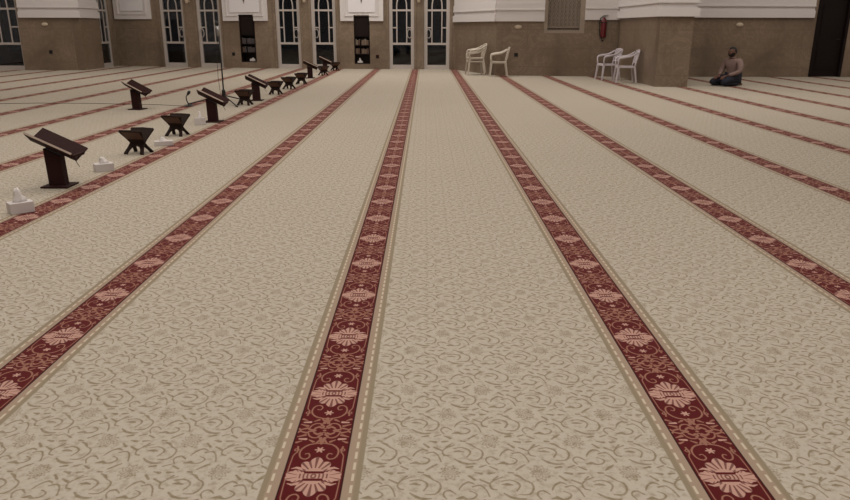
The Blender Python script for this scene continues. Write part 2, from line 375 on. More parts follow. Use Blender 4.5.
class Seg:
    """a stretch of wall: local x along it, local y into the wall, origin on the floor"""
    def __init__(s, p, q):
        s.p = Vector(p); s.q = Vector(q); d = s.q - s.p; s.L = d.length; s.t = d / s.L
        s.rz = math.atan2(s.t.y, s.t.x); s.n = Vector((-s.t.y, s.t.x))
    def at(s, x, y=0.0, z=0.0):
        v = s.p + s.t * x + s.n * y
        return (v.x, v.y, z)
SEG = dict(W1=Seg((-5.296, 25.317), (.96, 24.846)), W2=Seg((-11.09, 26.798), (-5.296, 25.317)), W3=Seg((-11.024, 23.953), (-11.09, 26.798)),
           W4=Seg((-15.837, 23.871), (-11.274, 23.949)), W5=Seg((.96, 24.846), (2.051, 21.757)), W6=Seg((2.051, 21.757), (5.50, 21.286)),
           PL=Seg((5.475, 21.4), (5.475, 17.80)), P=Seg((5.475, 17.55), (6.25, 17.55)), PR=Seg((6.25, 17.80), (6.25, 21.3)), W7=Seg((6.25, 21.3), (16.1, 21.445)))
DADO = 1.57
H = 7.0

# ---------------- structure ----------------
mb = MB(); mb.b.faces.new([mb.b.verts.new(v) for v in ((-17, -7, 0), (17, -7, 0), (17, 28.5, 0), (-17, 28.5, 0))])
fl = mb.build('floor', 'carpet'); tag(fl, 'beige patterned prayer carpet with long dark red floral stripes', None, None, 'structure')
mb = MB(); mb.box(-17, 17, -7, 28.5, H, H + .2); tag(mb.build('ceiling', 'ceiling'), 'plain ceiling of the prayer hall', None, None, 'structure')

def wall(name, sg, holes=(), label='brown marble wall', low=True, t=0.25, side='marble'):
    mb = MB()
    xs = sorted({0.0, sg.L} | {h[0] for h in holes} | {h[1] for h in holes})
    zs = sorted({0.0, H} | {h[2] for h in holes} | {h[3] for h in holes})
    for i in range(len(xs) - 1):
        k = 0
        while k < len(zs) - 1:
            def solid(k_): 
                mx = (xs[i] + xs[i + 1]) / 2; mz = (zs[k_] + zs[k_ + 1]) / 2
                return not any(h[0] < mx < h[1] and h[2] < mz < h[3] for h in holes)
            if not solid(k): k += 1; continue
            k2 = k
            while k2 < len(zs) - 1 and solid(k2): k2 += 1
            mb.box(xs[i], xs[i + 1], 0, t, zs[k], zs[k2]); k = k2
    for h in holes:                     # arched heads over the doors
        if len(h) > 4 and h[4]:
            r = (h[1] - h[0]) / 2; cx = (h[0] + h[1]) / 2; z0 = h[3] - r; n = 10
            for q in range(n):
                a0, a1 = PI * q / n, PI * (q + 1) / n
                p0 = (cx + r * math.cos(a0), z0 + r * math.sin(a0)); p1 = (cx + r * math.cos(a1), z0 + r * math.sin(a1))
                if abs(p0[0] - p1[0]) < 1e-4: continue
                mb.prism([p0, (p0[0], h[3]), (p1[0], h[3]), p1], 0, t)
    o = mb.build(name, side, loc=sg.at(0), rotz=sg.rz)
    return tag(o, label, None, None, 'structure')

def arched(a, b): return (a, b, 0.0, 2.45 + (b - a) / 2, True)
D1 = [(0.25, 1.08), (1.46, 2.29), (4.08, 4.92), (5.25, 6.10)]
D2 = [(1.85, 2.79), (3.28, 4.19)]
N1 = (2.90, 3.43, 0.17, 1.71); N2 = (4.89, 5.46, 0.20, 1.75)
wall('wall_back', SEG['W1'], [arched(*d) for d in D1] + [N1], 'back wall of brown marble with four arched glass doors')
wall('wall_back', SEG['W2'], [arched(*d) for d in D2] + [N2], 'back wall of brown marble with two arched glass doors')
wall('wall_left', SEG['W3'], [(1.50, 2.45, 0.0, 2.9, True)], 'short side wall of brown marble with a tall glass door')
wall('wall_left', SEG['W4'], [(1.92, 2.86, 0.0, 2.9, True)], 'shaded brown marble wall beside a glass door')
wall('wall_right', SEG['W5'], (), 'angled brown marble return behind the plastic chairs')
wall('wall_right', SEG['W6'], [(1.36, 2.49, 1.2, 3.4)], 'brown marble wall below the carved stone screen')
wall('wall_right', SEG['PL'], (), 'side of the marble pier behind two chairs')
wall('wall_right', SEG['P'], (), 'front face of the projecting marble pier')
wall('wall_right', SEG['PR'], (), 'far side of the marble pier')
wall('wall_right', SEG['W7'], [(4.83, 5.77, 0.0, 3.2)], 'brown marble wall behind the sitting person')
mb = MB(); mb.box(-17, -16, -7, 28.5, 0, H); tag(mb.build('wall_left', 'plaster'), 'outer side wall', None, None, 'structure')
mb = MB(); mb.box(16, 17, -7, 28.5, 0, H); tag(mb.build('wall_right', 'plaster'), 'outer side wall', None, None, 'structure')
mb = MB(); mb.box(-17, 17, -7.5, -7, 0, H); tag(mb.build('wall_front', 'plaster'), 'wall behind the viewer', None, None, 'structure')

# plaster panels and mouldings
def bands(name, sg, x0, x1, e0=0.0, e1=0.0, label='white plaster moulding above the marble', z0=DADO):
    """stepped horizontal moulding; e0, e1 lengthen the ends around corners"""
    mb = MB()
    for (a, b, d) in ((z0, z0 + .19, .09), (z0 + .19, z0 + .30, .035), (z0 + .30, z0 + .335, .085), (z0 + .335, z0 + .50, .065), (z0 + .50, 3.6, .04)):
        mb.box(x0 - e0 * d, x1 + e1 * d, -d, 0.0, a, b)
    return tag(mb.build(name, 'plaster', loc=sg.at(0), rotz=sg.rz), label, None, None, 'structure')
def panel(name, sg, x0, x1, label, orn=True, z0=DADO - .02, hole=None):
    mb = MB(); zt = 3.6
    def ring(a, b, c, wd, d):
        mb.box(a, a + wd, -d, 0, c, zt); mb.box(b - wd, b, -d, 0, c, zt)
        if hole:
            mb.box(a + wd, min(hole[0], b - wd), -d, 0, c, c + wd); mb.box(max(hole[1], a + wd), b - wd, -d, 0, c, c + wd)
        else: mb.box(a + wd, b - wd, -d, 0, c, c + wd)
    ring(x0, x1, z0, .15, .06)
    ring(x0 + .15, x1 - .15, z0 + .15, .035, .085)
    i0 = x0 + .185; i1 = x1 - .185; zz = z0 + .185
    mb.box(i0, i1, -.03, 0, zz, zt) if not hole else None
    if hole:
        mb.box(i0, hole[0], -.03, 0, zz, zt); mb.box(hole[1], i1, -.03, 0, zz, zt); mb.box(hole[0], hole[1], -.03, 0, max(zz, hole[2]), zt)
    ring2 = (i0 + .09, i1 - .09, zz + .09)
    mb.mi = 1
    mb.box(ring2[0], ring2[1], -.055, 0, ring2[2], zt)
    mb.mi = 2
    if orn:
        cx = (x0 + x1) / 2
        mb.prism([(cx - .03, 2.22), (cx, 2.10), (cx + .03, 2.22), (cx, 2.34)], -.07, -.05)
    return tag(mb.build(name, ['plaster', 'plaster_in', 'stone_dark'], loc=sg.at(0), rotz=sg.rz), label, None, None, 'structure')
panel('trim_1', SEG['W1'], 2.46, 3.90, 'white framed plaster panel above the bookcase niche', hole=(2.90, 3.43, 1.71))
panel('trim_2', SEG['W2'], 4.32, 5.97, 'white framed plaster panel above the second bookcase niche', hole=(4.89, 5.46, 1.75))
panel('trim_3', SEG['W2'], 0.06, 1.53, 'white framed plaster panel near the inner corner', orn=False, z0=DADO + .04)
bands('trim_4', SEG['W3'], 0.0, 1.42, 1, 0, 'white moulding beside the side door', z0=1.62)
bands('trim_5', SEG['W4'], 2.94, 4.814, 0, 1, 'white moulding on the shaded marble wall', z0=1.62)
bands('trim_6', SEG['W5'], 0.02, SEG['W5'].L, 0, 0.3, 'white moulding on the angled return', z0=1.52)
bands('trim_7', SEG['W6'], 0.0, 1.36, 0.3, 0, 'white moulding left of the stone screen', z0=1.52)
bands('trim_8', SEG['W6'], 2.49, SEG['W6'].L, 0, 0, 'white moulding above the fire extinguisher', z0=1.56)
bands('trim_9', SEG['PL'], 0.1, 3.85, 0, 0, 'white moulding on the side of the pier', z0=1.60)
bands('trim_10', SEG['P'], 0.0, .775, 1, 1, 'white moulding around the front of the pier', z0=1.60)
bands('trim_11', SEG['PR'], -.25, 3.5, 0, 0, 'white moulding on the far side of the pier', z0=1.60)
bands('trim_12', SEG['W7'], 0.0, 4.72, 0, 0, 'white moulding above the sitting person', z0=1.63)
for k, (a, b, sg) in enumerate([(d[0], d[1], 'W1') for d in D1] + [(d[0], d[1], 'W2') for d in D2]):
    sg = SEG[sg]; r = (b - a) / 2 + .045; cx = (a + b) / 2; mb = MB()
    pts = [(cx - r, 0.0), (cx - r, 2.45)] + [(cx - r * math.cos(PI * q / 12), 2.45 + r * math.sin(PI * q / 12)) for q in range(1, 12)] + [(cx + r, 2.45), (cx + r, 0.0)]
    mb.ribbon(pts, .07, -.025, 0.0)
    tag(mb.build('trim_%d' % (13 + k), 'marble', loc=sg.at(0), rotz=sg.rz), 'narrow marble surround of an arched door', None, None, 'structure')

# ---------------- arched glass doors ----------------
door_no = [0]
def glass_door(sg, a, b, ring_side, label, zt=None, fw=.11):
    door_no[0] += 1
    W_ = b - a; r = W_ / 2
    root = thing('door_%d' % door_no[0], label, None, sg.at((a + b) / 2, .06), sg.rz, None, 'structure')
    zs = 2.45 if zt is None else zt
    x0, x1 = -r, r
    mb = MB()
    pts = [(x0 + fw / 2, .0), (x0 + fw / 2, zs)] + [(-(r - fw / 2) * math.cos(PI * q / 12), zs + (r - fw / 2) * math.sin(PI * q / 12)) for q in range(1, 12)] + [(x1 - fw / 2, zs), (x1 - fw / 2, 0)]
    mb.ribbon(pts, fw, 0, .09)
    mb.box(x0 + fw, x1 - fw, 0, .09, 0, .14)
    mb.build('door_frame', 'frame', root)
    mb = MB()
    mb.box(x0 + fw, x1 - fw, .015, .075, .79, .86)
    mb.box(x0 + fw, x1 - fw, .015, .075, 1.86, 1.92)
    mw = .165
    for s in (-1, 1):
        mb.box(s * mw - .018, s * mw + .018, .02, .07, .86, 1.86)
        xa, xb = (s * mw, s * (r - fw)); 
        mb.box(min(xa, xb), max(xa, xb), .02, .07, 1.32, 1.36)
        arc = [(s * mw * math.cos(u), 2.02 + .34 * math.sin(u)) for u in [PI / 2 * k / 7 for k in range(8)]]
        mb.ribbon([(s * mw, 1.92)] + arc, .036, .02, .07)
    mb.box(-.018, .018, .02, .07, 2.35, zs + r - fw)
    mb.build('glazing_bars', 'frame', root)
    mb = MB()
    n = 16; poly = [(x0 + fw * .6, .1), (x0 + fw * .6, zs)] + [(-(r - fw * .6) * math.cos(PI * q / 12), zs + (r - fw * .6) * math.sin(PI * q / 12)) for q in range(1, 12)] + [(x1 - fw * .6, zs), (x1 - fw * .6, .1)]
    mb.prism(poly, .042, .048)
    mb.build('window_pane', 'glass', root)
    mb = MB()
    if ring_side:
        cx = ring_side * (r - .155); cz = 1.15
        mb.tube([(cx + .075 * math.cos(2 * PI * k / 16), -.03, cz + .14 * math.sin(2 * PI * k / 16)) for k in range(16)], .013, 8, closed=True)
        mb.box(cx - .012, cx + .012, -.03, .02, cz + .125, cz + .15); mb.box(cx - .012, cx + .012, -.03, .02, cz - .15, cz - .125)
        mb.build('door_handle', 'frame', root, smooth=True)
    return root
glass_door(SEG['W1'], *D1[0], 1, 'arched white-framed glass door, left one of the middle pair')
glass_door(SEG['W1'], *D1[1], -1, 'arched white-framed glass door, right one of the middle pair')
glass_door(SEG['W1'], *D1[2], 1, 'arched white-framed glass door at the end of the dark red stripe, left one')
glass_door(SEG['W1'], *D1[3], -1, 'arched white-framed glass door nearest the plastic chairs')
glass_door(SEG['W2'], *D2[0], 1, 'arched white-framed glass door, left one of the pair near the corner')
glass_door(SEG['W2'], *D2[1], -1, 'arched white-framed glass door behind the microphone stand')
glass_door(SEG['W3'], 1.50, 2.45, 0, 'tall glass door seen edge-on in the side wall', zt=2.43, fw=.06)
glass_door(SEG['W4'], 1.92, 2.86, 0, 'tall glass door in the shaded wall at the picture edge', zt=2.43, fw=.045)
# outdoor paving behind the glass
mb = MB(); mb.box(-24, 3, 28.5, 45, -.12, -.02); tag(mb.build('floor_outside', 'asphalt'), 'dark paving outside the doors', None, None, 'structure')
# dark wooden door at the right
sg = SEG['W7']
root = thing('door_9', 'very dark tall wooden door in the marble wall beyond the sitting person', None, sg.at(5.30, .0), sg.rz, None, 'structure')
mb = MB(); mb.box(-.47, -.39, -.02, .2, 0, 3.2); mb.box(.39, .47, -.02, .2, 0, 3.2); mb.box(-.39, .39, -.02, .2, 3.12, 3.2); mb.build('door_frame', 'door_wood', root)
mb = MB(); mb.box(-.39, .39, .08, .13, 0.01, 3.12)
for z0, z1 in ((.2, 1.0), (1.15, 2.0), (2.15, 3.0)): mb.box(-.28, .28, .065, .08, z0, z1)
mb.build('door_leaf', 'door_wood', root)
mb = MB(); mb.tube([(.30, .05, 1.05), (.30, .02, 1.05), (.20, .02, 1.05)], .01, 8); mb.build('door_handle', 'dark', root)
# ---------------- carved stone screen ----------------
sg = SEG['W6']
root = thing('window_1', 'carved pale stone screen with a plain border, set in the brown marble wall', None, sg.at(1.925, 0), sg.rz, None, 'structure')
hw = .565
mb = MB(); mb.box(-hw, hw, .125, .2, 1.2, 3.4); mb.build('screen_backing', 'stone_dark', root)
mb = MB(); mb.box(-hw, -hw + .09, -.0, .16, 1.2, 3.4); mb.box(hw - .13, hw, 0, .16, 1.2, 3.4); mb.box(-hw + .09, hw - .13, 0, .16, 1.2, 1.27); mb.build('screen_frame', 'marble_trim', root)
mb = MB(); cell = .115; x0 = -hw + .09; nx = 8; cw = (2 * hw - .22) / nx
for i in range(nx):
    for k in range(17):
        cx = x0 + cw * (i + .5); cz = 1.33 + cell * (k + .5)
        mb.tube([(cx + cw * .52 * math.cos(2 * PI * q / 12), .118, cz + cell * .52 * math.sin(2 * PI * q / 12)) for q in range(12)], .019, 6, closed=True)
        mb.box(cx - .024, cx + .024, .105, .124, cz - .030, cz + .030, Matrix.Translation((cx, 0, cz)) @ Matrix.Rotation(PI / 4, 4, 'Y') @ Matrix.Translation((-cx, 0, -cz)))
mb.box(x0, -x0 - .04, .085, .13, 1.27, 1.29); mb.box(x0, -x0 - .04, .085, .13, 1.345, 1.375)
mb.build('screen_lattice', 'stone', root, smooth=False)

# ---------------- bookcase niches ----------------
def bookcase(sg, h, label, books, glabel, mats, seed, tb):
    rr = random.Random(seed); x0, x1, z0, z1 = h; cx = (x0 + x1) / 2; W_ = x1 - x0 - .004
    root = thing('niche_bookcase', label, 'bookcase', sg.at(cx, 0, z0 + .002), sg.rz)
    hw = W_ / 2; ht = z1 - z0 - .004; t = .022
    mb = MB(); mb.box(-hw, hw, .235, .25, 0, ht); mb.build('back_panel', 'cabinet', root)
    for s in (-1, 1):
        mb = MB(); mb.box(min(s * hw, s * (hw - t)), max(s * hw, s * (hw - t)), -.01, .235, 0, ht); mb.build('side_panel', 'cabinet', root)
    for z in (0, .30, .58, ht - t): 
        mb = MB(); mb.box(-hw + t, hw - t, -.005, .235, z, z + t); mb.build('shelf', 'cabinet', root)
    mb = MB(); mb.box(-hw + t, hw - t, .03, .05, .88, ht - t); mb.box(-hw + t + .04, hw - t - .04, .022, .03, .93, ht - t - .05); mb.build('door', 'cabinet', root)
    for zi, z in enumerate((.30 + t, .58 + t)):
        proto = None; x = -hw + t + .012
        g = glabel % ('lower' if zi == 0 else 'upper')
        for k in range(12):
            bw = rr.uniform(.026, .040)
            if x + bw > hw - t - .01: break
            if k == 4: x += .05; 
            if x + bw > hw - t - .01: break
            hh = rr.uniform(.15, .19)
            v = sg.at(cx + x + bw / 2, .12, z0 + .004 + z)
            b = thing('book', g, 'book', v, sg.rz, g)
            q = MB(); q.box(-bw / 2, bw / 2, -.07, .07, 0, hh, None, .003); q.build('cover', mats[rr.randrange(len(mats))], b)
            q = MB(); q.box(-bw / 2 + .004, bw / 2 - .004, -.06, .072, hh, hh + .001); q.build('page_block', 'tissue', b)
            x += bw + .002
    v = sg.at(cx + tb, .10, z0 + .004 + t)
    return v
M['book_tan'] = simple('tan_book_cover', (104, 86, 70), 0.6, 0, 0.1, 30)
M['book_brown'] = simple('brown_book_cover', (84, 62, 50), 0.6, 0, 0.1, 30)
M['book_grey'] = simple('grey_book_cover', (72, 66, 68), 0.6, 0, 0.1, 30)
M['book_pale'] = simple('pale_book_cover', (118, 105, 90), 0.6, 0, 0.1, 30)
v1 = bookcase(SEG['W1'], N1, 'dark narrow bookcase set in the marble between the two brightest door pairs, with tan books', 0, 'tan and pale books on the %s shelf of the bookcase nearer the plastic chairs', ['book_tan', 'book_pale', 'book_tan', 'book_brown'], 3, -.09)
v2 = bookcase(SEG['W2'], N2, 'dark narrow bookcase set in the marble behind the microphone stand, with grey books', 0, 'grey and brown books on the %s shelf of the bookcase behind the microphone stand', ['book_grey', 'book_grey', 'book_brown'], 5, .10)

# ---------------- tissue boxes ----------------
def tissue_box(loc, rz, label, size=(.21, .11, .075), peak=.10, seed=1, group='tissue boxes on the floor'):
    r = random.Random(seed); root = thing('tissue_box', label, 'tissue box', loc, rz, group)
    a, b, c = size
    mb = MB(); mb.box(-a / 2, a / 2, -b / 2, b / 2, 0, c, None, .004); mb.build('carton', 'card', root)
    mb = MB(); n = 14; rings = []
    for k, (rr, z) in enumerate(((.045, c - .002), (.034, c + peak * .25), (.024, c + peak * .55), (.026, c + peak * .8), (.012, c + peak))):
        rings.append([mb.b.verts.new((1.0 * (rr * (1 + .35 * math.sin(3 * q + k) * (1 if q % 2 else .6))) * math.cos(2 * PI * q / n) + r.uniform(-.004, .004) - .01 * k / 4,
                                      (.6 * rr * (1 + .3 * math.cos(4 * q)) * math.sin(2 * PI * q / n)), z + (r.uniform(-.012, .012) if k else 0))) for q in range(n)])
    for A, Bq in zip(rings, rings[1:]):
        for q in range(n): mb.b.faces.new((A[q], A[(q + 1) % n], Bq[(q + 1) % n], Bq[q]))
    mb.b.faces.new(rings[-1]); mb.b.faces.new(rings[0][::-1])
    mb.build('tissue', 'tissue', root, smooth=True)
    return root
tissue_box((-3.04, 5.24, 0), .75, 'white tissue box with a tall tissue, in front of the nearest lectern', peak=.10, seed=1, size=(.165, .11, .082))
tissue_box((-3.12, 6.88, 0), .62, 'white tissue box with a low tissue, just behind the nearest lectern', peak=.055, seed=2, size=(.17, .11, .075))
tissue_box((-3.09, 8.46, 0), .35, 'flattened white tissue box between the two nearest low book stands', (.21, .11, .055), .04, 3)
tissue_box((-3.23, 10.36, 0), 1.4, 'white tissue box beside the foot of the third lectern', (.13, .11, .10), .09, 4)
tissue_box(v1, SEG['W1'].rz, 'white tissue box on the bottom shelf of the bookcase with tan books', (.17, .10, .06), .10, 5, None)
tissue_box(v2, SEG['W2'].rz, 'white tissue box on the bottom shelf of the bookcase with grey books', (.20, .10, .08), .03, 6, None)

# ---------------- lecterns ----------------
def make_lectern(label):
    root = thing('floor_lectern', label, 'lectern', (0, 0, 0), 0, 'low wooden lecterns for reading on the floor')
    mb = MB(); mb.box(-.118, .118, -.11, .11, 0, .015, None, .004); mb.build('base_plate', 'rosewood', root)
    mb = MB()
    mb.prism([(-.072, .015), (.066, .015), (.058, .268), (-.080, .335)], -.04, .04); mb.build('column', 'rosewood', root)
    T = Matrix.Translation((-.012, 0, .308)) @ Matrix.Rotation(math.radians(25.5), 4, 'Y')
    L, Wd = .415, .185
    for s in (-1, 1):
        Rm = T @ Matrix.Rotation(s * math.radians(29), 4, 'X')
        y0, y1 = (0, Wd) if s > 0 else (-Wd, 0)
        mb = MB(); mb.box(-L / 2, L / 2, y0, y1, 0, .016, Rm, .003)
        b = mb.build('book_board', 'rosewood', root)
        if s < 0:
            mb = MB(); mb.box(-L / 2, L / 2, -Wd - .007, -Wd, .001, .017, Rm); e = mb.build('board_edge', 'edge', b); e['label'] = 'pale front edge'  # lighter strip along the near board's outer edge
    mb = MB(); mb.box(L / 2 - .012, L / 2, -.12, .12, .045, .075, T); mb.build('book_ledge', 'rosewood', root)
    mb = MB(); mb.tube([T @ Vector((L / 2 - .03, .03, 0)), T @ Vector((L / 2 + .005, .035, -.03)), Vector((.182, .03, .165))], .003, 6); mb.build('page_ribbon', 'innerwood', root)
    return root
lp = [(-3.205, 6.174, 0, 'dark red-brown wooden lectern nearest the viewer, beside the tissue box with a tall tissue'),
      (-4.89, 12.34, -.22, 'dark wooden lectern standing alone behind the row, left of the table microphone'),
      (-3.13, 10.68, -.04, 'dark wooden lectern in front of the tall microphone stand'),
      (-3.22, 13.93, -.02, 'dark wooden lectern just beyond the low stand near the microphone stand tripod'),
      (-3.187, 20.38, .08, 'dark wooden lectern before the middle doors, nearer one of the last two'),
      (-3.156, 23.25, .0, 'dark wooden lectern farthest from the viewer, close to the back wall')]
L0 = make_lectern(lp[0][3]); L0.location = (lp[0][0], lp[0][1], 0)
for x, y, rz, lb in lp[1:]: dup(L0, (x, y, 0), rz, lb)

# ---------------- low folding book stands ----------------
def make_rehal(label):
    root = thing('folding_book_stand', label, 'book stand', (0, 0, 0), 0, 'low folding wooden book stands on the floor')
    poly = [(-.120, 0), (-.078, 0), (-.066, .05), (-.042, .092), (0, .108), (.042, .092), (.066, .05), (.078, 0), (.120, 0), (.094, .09), (.088, .14), (.102, .21), (.140, .325), (.134, .338), (0, .345), (-.134, .338), (-.140, .325), (-.102, .21), (-.088, .14), (-.094, .09)]
    for s in (1, -1):
        Rm = Matrix.Translation((0, s * .098, 0.006)) @ Matrix.Rotation(s * math.radians(41), 4, 'X')
        mb = MB(); mb.prism(poly, -.008, .008, Rm); b = mb.build('board', 'walnut', root)
        mb = MB(); mb.box(-.105, .105, -s * .008 - .002, -s * .008 + .002, .215, .325, Rm); mb.build('reading_face', 'innerwood', b)
        for z in (.15,):
            mb = MB(); mb.tube([Rm @ Vector((-.085, 0, z)), Rm @ Vector((.085, 0, z))], .014, 8); mb.build('hinge', 'walnut', b)
    return root
rp = [(-3.171, 7.896, -.20, 'dark wooden folding book stand, nearest of the low ones'),
      (-3.20, 9.274, -.18, 'dark wooden folding book stand, second of the low ones from the viewer'),
      (-3.246, 13.099, -.12, 'low dark book stand beside the tripod of the microphone stand'),
      (-3.135, 15.30, -.15, 'low dark book stand directly beyond the fourth lectern'),
      (-3.103, 16.675, -.35, 'low dark book stand turned at an angle, middle one of the three between the lecterns'),
      (-3.074, 18.18, -.12, 'low dark book stand just in front of the lectern before the middle doors'),
      (-3.007, 21.627, .75, 'low dark book stand opened wide between the two farthest lecterns'),
      (-2.952, 24.04, .6, 'low dark book stand closest to the back wall')]
R0 = make_rehal(rp[0][3]); R0.location = (rp[0][0], rp[0][1], 0); R0.rotation_euler = (0, 0, rp[0][2])
for x, y, rz, lb in rp[1:]: dup(R0, (x, y, 0), rz, lb)

# ---------------- microphones ----------------
root = thing('microphone_stand', 'tall thin black microphone stand on a tripod behind the third lectern', 'microphone stand', (-3.66, 13.256, 0))
mb = MB(); mb.tube([(0, 0, .12), (-.0, 0, .8), (-.005, 0, 1.18)], [.014, .012, .010], 10); mb.build('pole', 'dark', root, smooth=True)
mb = MB(); mb.lathe([(.03, .08), (.034, .10), (.034, .24), (.022, .26)], 14); mb.build('hub', 'dark', root)
for a in (-55, 65, 185):
    a = math.radians(a); mb = MB(); mb.tube([(0, 0, .16), (.62 * math.cos(a), .62 * math.sin(a), .012)], .011, 8); l = mb.build('leg', 'dark', root)
    mb = MB(); mb.tube([(.58 * math.cos(a), .58 * math.sin(a), .012), (.65 * math.cos(a), .65 * math.sin(a), .012)], .012, 8); mb.build('foot_cap', 'dark', l)
mb = MB(); mb.tube([(-.005, 0, 1.16), (-.005, -.03, 1.24), (-.012, -.04, 1.36)], [.018, .026, .026], 10); mb.build('microphone_body', 'metal', root, smooth=True)
mb = MB(); mb.sphere((-.014, -.045, 1.40), (.036, .036, .05)); mb.build('microphone_head', 'dark', root, smooth=True)
mb = MB(); mb.tube([(-.01, -.03, 1.2), (-.06, -.02, .9), (-.075, -.01, .5), (-.06, 0, .2), (-.10, -.08, .006)], .004, 6); mb.build('hanging_wire', 'dark', root)
root = thing('table_microphone', 'small black microphone on a round foot standing on the carpet', 'microphone', (-4.187, 12.87, 0))
mb = MB(); mb.lathe([(.085, 0), (.09, .012), (.05, .028), (.02, .034)], 18); mb.build('base', 'dark', root)
mb = MB(); mb.tube([(0, 0, .03), (-.03, 0, .10), (-.035, 0, .16), (0, 0, .215)], .010, 8); mb.build('gooseneck', 'dark', root, smooth=True)
mb = MB(); mb.tube([(-.005, 0, .20), (.03, -.02, .245), (.045, -.025, .262)], [.018, .028, .020], 12); mb.build('microphone_head', 'dark', root, smooth=True)
mb = MB(); mb.tube([(-12.11, 12.9, .004), (-8.36, 13.09, .004), (-7.07, 13.34, .004), (-6.13, 13.31, .004), (-5.34, 13.15, .004), (-4.77, 13.08, .004), (-4.38, 12.91, .004), (-4.28, 12.87, .004)], .004, 6)
tag(mb.build('microphone_cable', 'walnut'), 'thin dark cable running over the carpet to the small table microphone', 'cable')

# ---------------- plastic armchairs ----------------
def make_chair(label, mat, group):
    root = thing('plastic_armchair', label, 'chair', (0, 0, 0), 0, group)
    # front of the chair is -x
    mb = MB(); n = 8; W_ = .235
    top = []; bot = []
    for i in range(n + 1):
        u = i / n; x = -.25 + .48 * u; zz = .425 - .018 * math.sin(PI * u) - .02 * u + (.0 if i else -.02)
        row = []; row2 = []
        for k in range(7):
            v = k / 6 * 2 - 1; y = v * (W_ - .02 * u); z = zz + .012 * v * v
            row.append(mb.b.verts.new((x, y, z))); row2.append(mb.b.verts.new((x, y, z - .018)))
        top.append(row); bot.append(row2)
    for i in range(n):
        for k in range(6):
            mb.b.faces.new((top[i][k], top[i + 1][k], top[i + 1][k + 1], top[i][k + 1])); mb.b.faces.new((bot[i][k], bot[i][k + 1], bot[i + 1][k + 1], bot[i + 1][k]))
        for k, sgn in ((0, 1), (6, -1)): mb.b.faces.new((top[i][k], bot[i][k], bot[i + 1][k], top[i + 1][k]))
    for k in range(6):
        mb.b.faces.new((top[0][k], top[0][k + 1], bot[0][k + 1], bot[0][k])); mb.b.faces.new((top[n][k], bot[n][k], bot[n][k + 1], top[n][k + 1]))
    for s in (-1, 1): mb.box(-.25, .22, s * .225 - .012, s * .225 + .012, .375, .415)
    mb.box(-.255, -.235, -.225, .225, .37, .41)
    mb.build('seat', mat, root, smooth=False)
    for s in (-1, 1):
        for (x0, x1, w) in ((-.235, -.285, .026), (.205, .275, .024)):
            mb = MB()
            A = Matrix.Identity(4)
            P0 = Vector((x0, s * .225, .41)); P1 = Vector((x1, s * .262, 0.0))
            q0, q1 = w, .018
            v = []
            for P, q in ((P0, q0), (P1, q1)):
                v.append([mb.b.verts.new(P + Vector((dx * q, dy * q, 0))) for dx, dy in ((-1, -1), (1, -1), (1, 1), (-1, 1))])
            for k in range(4): mb.b.faces.new((v[0][k], v[0][(k + 1) % 4], v[1][(k + 1) % 4], v[1][k]))
            mb.b.faces.new(v[0]); mb.b.faces.new(v[1][::-1])
            mb.build('leg', mat, root)
        mb = MB()
        pts = [(-.24, s * .235, .40), (-.255, s * .25, .50), (-.25, s * .262, .585), (-.215, s * .27, .618), (-.10, s * .272, .635), (.06, s * .268, .655), (.17, s * .255, .70), (.265, s * .235, .755)]
        mb.tube(pts, [.022, .020, .022, .026, .028, .026, .024, .022], 8); mb.build('armrest', mat, root, smooth=True)
    def bp(v, u):           # v -1..1 across, u 0..1 up
        return Vector((.215 + .09 * u + .03 * (1 - v * v), v * (.215 + .02 * u), .41 + (.37 + .025 * (1 - v * v)) * u))
    mb = MB()
    mb.tube([bp(k / 5 - 1, 1) for k in range(11)], .020, 8); mb.tube([bp(k / 5 - 1, .22) for k in range(11)], .014, 8)
    for s in (-1, 1): mb.tube([bp(s, u / 6) for u in range(7)], .020, 8)
    for k in range(-2, 3):
        a = k / 3.0
        for u0, u1 in ((.22, 1.0),):
            mb.tube([bp(a, u0 + (u1 - u0) * q / 4) for q in range(5)], .017, 6)
    mb.build('backrest', mat, root, smooth=True)
    for c_ in root.children: c_.data.transform(Matrix.Diagonal((.90, .94, 1, 1)))
    return root
g = 'white plastic armchairs along the marble wall'
ch = make_chair('cream white plastic armchair, lower one of the stacked two beside the glass doors', 'plastic', g)
ch.location = (1.47, 22.0, 0); ch.rotation_euler = (0, 0, math.radians(6))
dup(ch, (1.485, 22.0, .085), math.radians(6), 'cream white plastic armchair, upper one of the stacked two beside the glass doors')
dup(ch, (2.10, 21.30, 0), math.radians(-2), 'cream white plastic armchair standing right of the stacked two')
ch2 = make_chair('white plastic armchair left of the one standing against the pier', 'plastic2', g)
ch2.location = (4.95, 20.05, 0); ch2.rotation_euler = (0, 0, math.radians(8))
dup(ch2, (5.12, 18.93, 0), math.radians(-6), 'white plastic armchair with its back against the side of the pier')

# ---------------- fire extinguisher, small wall fittings ----------------
sg = SEG['W6']
root = thing('fire_extinguisher', 'red fire extinguisher with a black hose hung on the marble wall', 'fire extinguisher', sg.at(3.02, -.10, 1.08), sg.rz)
mb = MB(); mb.lathe([(.05, 0), (.078, .02), (.08, .06), (.08, .42), (.065, .49), (.03, .53), (.025, .56)], 20); mb.build('cylinder', 'red', root, smooth=True)
mb = MB(); mb.box(-.03, .03, -.02, .02, .555, .60, None, .005); mb.box(-.02, .11, -.012, .012, .60, .615); mb.box(-.01, .09, -.012, .012, .57, .58); mb.build('valve', 'metal', root)
mb = MB(); mb.tube([(-.03, -.01, .575), (-.10, -.02, .53), (-.125, -.02, .40), (-.11, -.02, .20), (-.09, -.02, .05), (-.03, -.06, -.04)], .014, 8); mb.tube([(-.03, -.06, -.04), (.0, -.07, -.10)], [.016, .03], 10); mb.build('hose', 'dark', root, smooth=True)
